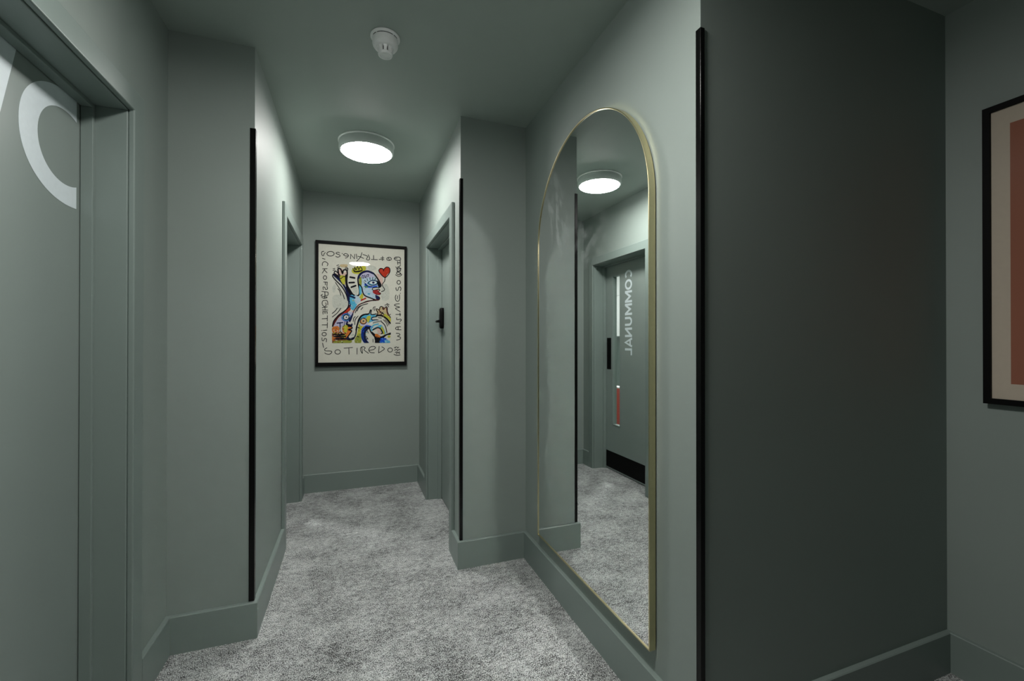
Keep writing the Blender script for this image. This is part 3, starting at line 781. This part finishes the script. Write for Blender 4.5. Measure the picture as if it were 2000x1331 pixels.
ln([(645, 800), (620, 805), (605, 808), (596, 820), (606, 832), (650, 832), (690, 850), (725, 890), (740, 950)], 'ink', 6)
bl(522, 842, 30, 28, 'orange'); bl(522, 842, 22, 20, 'tan'); ln(ell(522, 842, 30, 28), 'ink', 5, closed=True); bl(522, 842, 8, 7, 'ink')
ln([(575, 900), (590, 940), (620, 980), (640, 1000), (640, 1046)], 'ink', 9); ln([(560, 905), (540, 945), (545, 1000), (560, 1040)], 'ink', 5)
fill([(600, 925), (650, 890), (690, 880), (720, 930), (730, 960), (700, 960), (660, 900)], 'cyan'); fill([(690, 890), (715, 930), (720, 965), (700, 960), (685, 920)], 'yel')
fill([(640, 910), (665, 900), (690, 950), (670, 965)], 'pink'); ln([(610, 925), (650, 905), (680, 915), (700, 950), (690, 960)], 'ink', 8)
fill([(600, 940), (640, 970), (690, 985), (720, 970), (778, 950), (775, 970), (740, 975), (700, 1010), (640, 1040), (620, 985)], 'ink'); fill([(640, 960), (680, 985), (660, 1000), (630, 980)], 'orange')
ln([(600, 930), (596, 905), (620, 880), (660, 870)], 'cyan', 9); ln([(590, 870), (620, 850), (680, 840)], 'white', 12)
for k in range(9): ln([(612+k*9, 862-k*2), (616+k*9, 852-k*2)], 'ink', 3)
fill([(670, 1010), (720, 1000), (760, 1030), (765, 1046), (665, 1046)], 'blue'); fill([(720, 1020), (760, 1025), (765, 1046), (725, 1046)], 'cyan')
fill([(640, 1000), (680, 1000), (670, 1046), (630, 1046)], 'ink')
bl(760, 988, 14, 12, 'yel')
# waving hand at the right
fill([(642, 730), (655, 740), (680, 710), (700, 712), (710, 730), (730, 712), (745, 750), (770, 800), (778, 850), (720, 810), (655, 790)], 'tan')
fill([(715, 770), (778, 820), (778, 850), (720, 805)], 'yel')
ln([(650, 785), (655, 760), (640, 740), (645, 728), (668, 738), (676, 712), (695, 708), (706, 735), (730, 710), (742, 720), (745, 760), (778, 810)], 'ink', 6)
ln([(645, 790), (690, 792), (735, 820), (778, 862)], 'ink', 12)
ln([(680, 755), (712, 780)], 'ink', 6); ln([(710, 755), (685, 780)], 'ink', 6)
for a in ([(610, 735), (615, 715), (632, 710)], [(622, 745), (628, 722)], [(720, 695), (742, 690), (755, 712)], [(738, 678), (760, 690)], [(760, 785), (775, 780)], [(705, 830), (735, 860), (745, 890)], [(722, 830), (752, 862), (758, 880)], [(660, 810), (690, 815)], [(560, 935), (568, 955)], [(550, 985), (565, 1010)], [(612, 1010), (612, 1040)]): ln(a, 'ink', 4)
# dabs and scribbles of the painted ground
rnd = random.Random(7)
def dabs(n_, x0, x1, y0, y1, names, r0=3, r1=8, rot=None):
    for _ in range(n_):
        x, y = rnd.uniform(x0, x1), rnd.uniform(y0, y1); r_ = rnd.uniform(r0, r1)*.62
        k_ = [(x+r_*rnd.uniform(.6, 1.3)*math.cos(t_)*1.4, y+r_*rnd.uniform(.4, 1.0)*math.sin(t_)) for t_ in [2*PI*j/7 for j in range(7)]]
        fill(k_, rnd.choice(names))
dabs(26, 238, 370, 900, 955, ['orange', 'pink', 'white', 'brown', 'yel'], 4, 10)
dabs(30, 238, 360, 955, 1040, ['ink', 'orange', 'tan', 'brown', 'white', 'yel'], 3, 8)
dabs(24, 400, 500, 960, 1044, ['yel', 'olive', 'white', 'green', 'cyan'], 3, 8)
dabs(14, 470, 500, 880, 960, ['yel', 'white', 'olive'], 3, 7)
dabs(16, 510, 560, 900, 1040, ['cyan', 'blue', 'navy'], 3, 8)
dabs(18, 670, 765, 1005, 1044, ['blue', 'cyan', 'white', 'navy'], 3, 8)
dabs(14, 500, 640, 790, 850, ['cyan', 'white', 'blue'], 3, 7)
dabs(10, 270, 400, 780, 880, ['pink', 'white', 'lav'], 4, 8)
dabs(10, 390, 440, 620, 730, ['white', 'cyan', 'pale'], 4, 8)
dabs(12, 505, 560, 400, 600, ['white', 'pale', 'lav'], 4, 9)
dabs(10, 700, 770, 745, 850, ['tan', 'yel', 'white'], 3, 7)
dabs(12, 640, 720, 930, 1000, ['brown', 'orange', 'ink', 'pink'], 3, 7)
for a in ([(372, 862), (366, 876), (410, 886)], [(452, 925), (460, 880), (480, 838), (505, 798), (535, 782)], [(532, 1040), (512, 1000), (512, 940), (540, 905), (585, 895)], [(382, 985), (392, 1010), (425, 1008), (448, 975)]): ln(a, 'ink', 5)
for a in ([(246, 985), (350, 968)], [(250, 1010), (340, 996)], [(470, 900), (485, 905)], [(465, 985), (480, 990)]): ln(a, 'ink', 5)
ln([(545, 1046), (530, 1000), (530, 950), (556, 915)], 'navy', 12)
ln([(708, 715), (712, 735)], 'brown', 7); ln([(668, 742), (678, 765)], 'maroon', 6); ln([(735, 720), (740, 760), (752, 790)], 'maroon', 5)
obj('painted_figures', bmp, pm, paper)
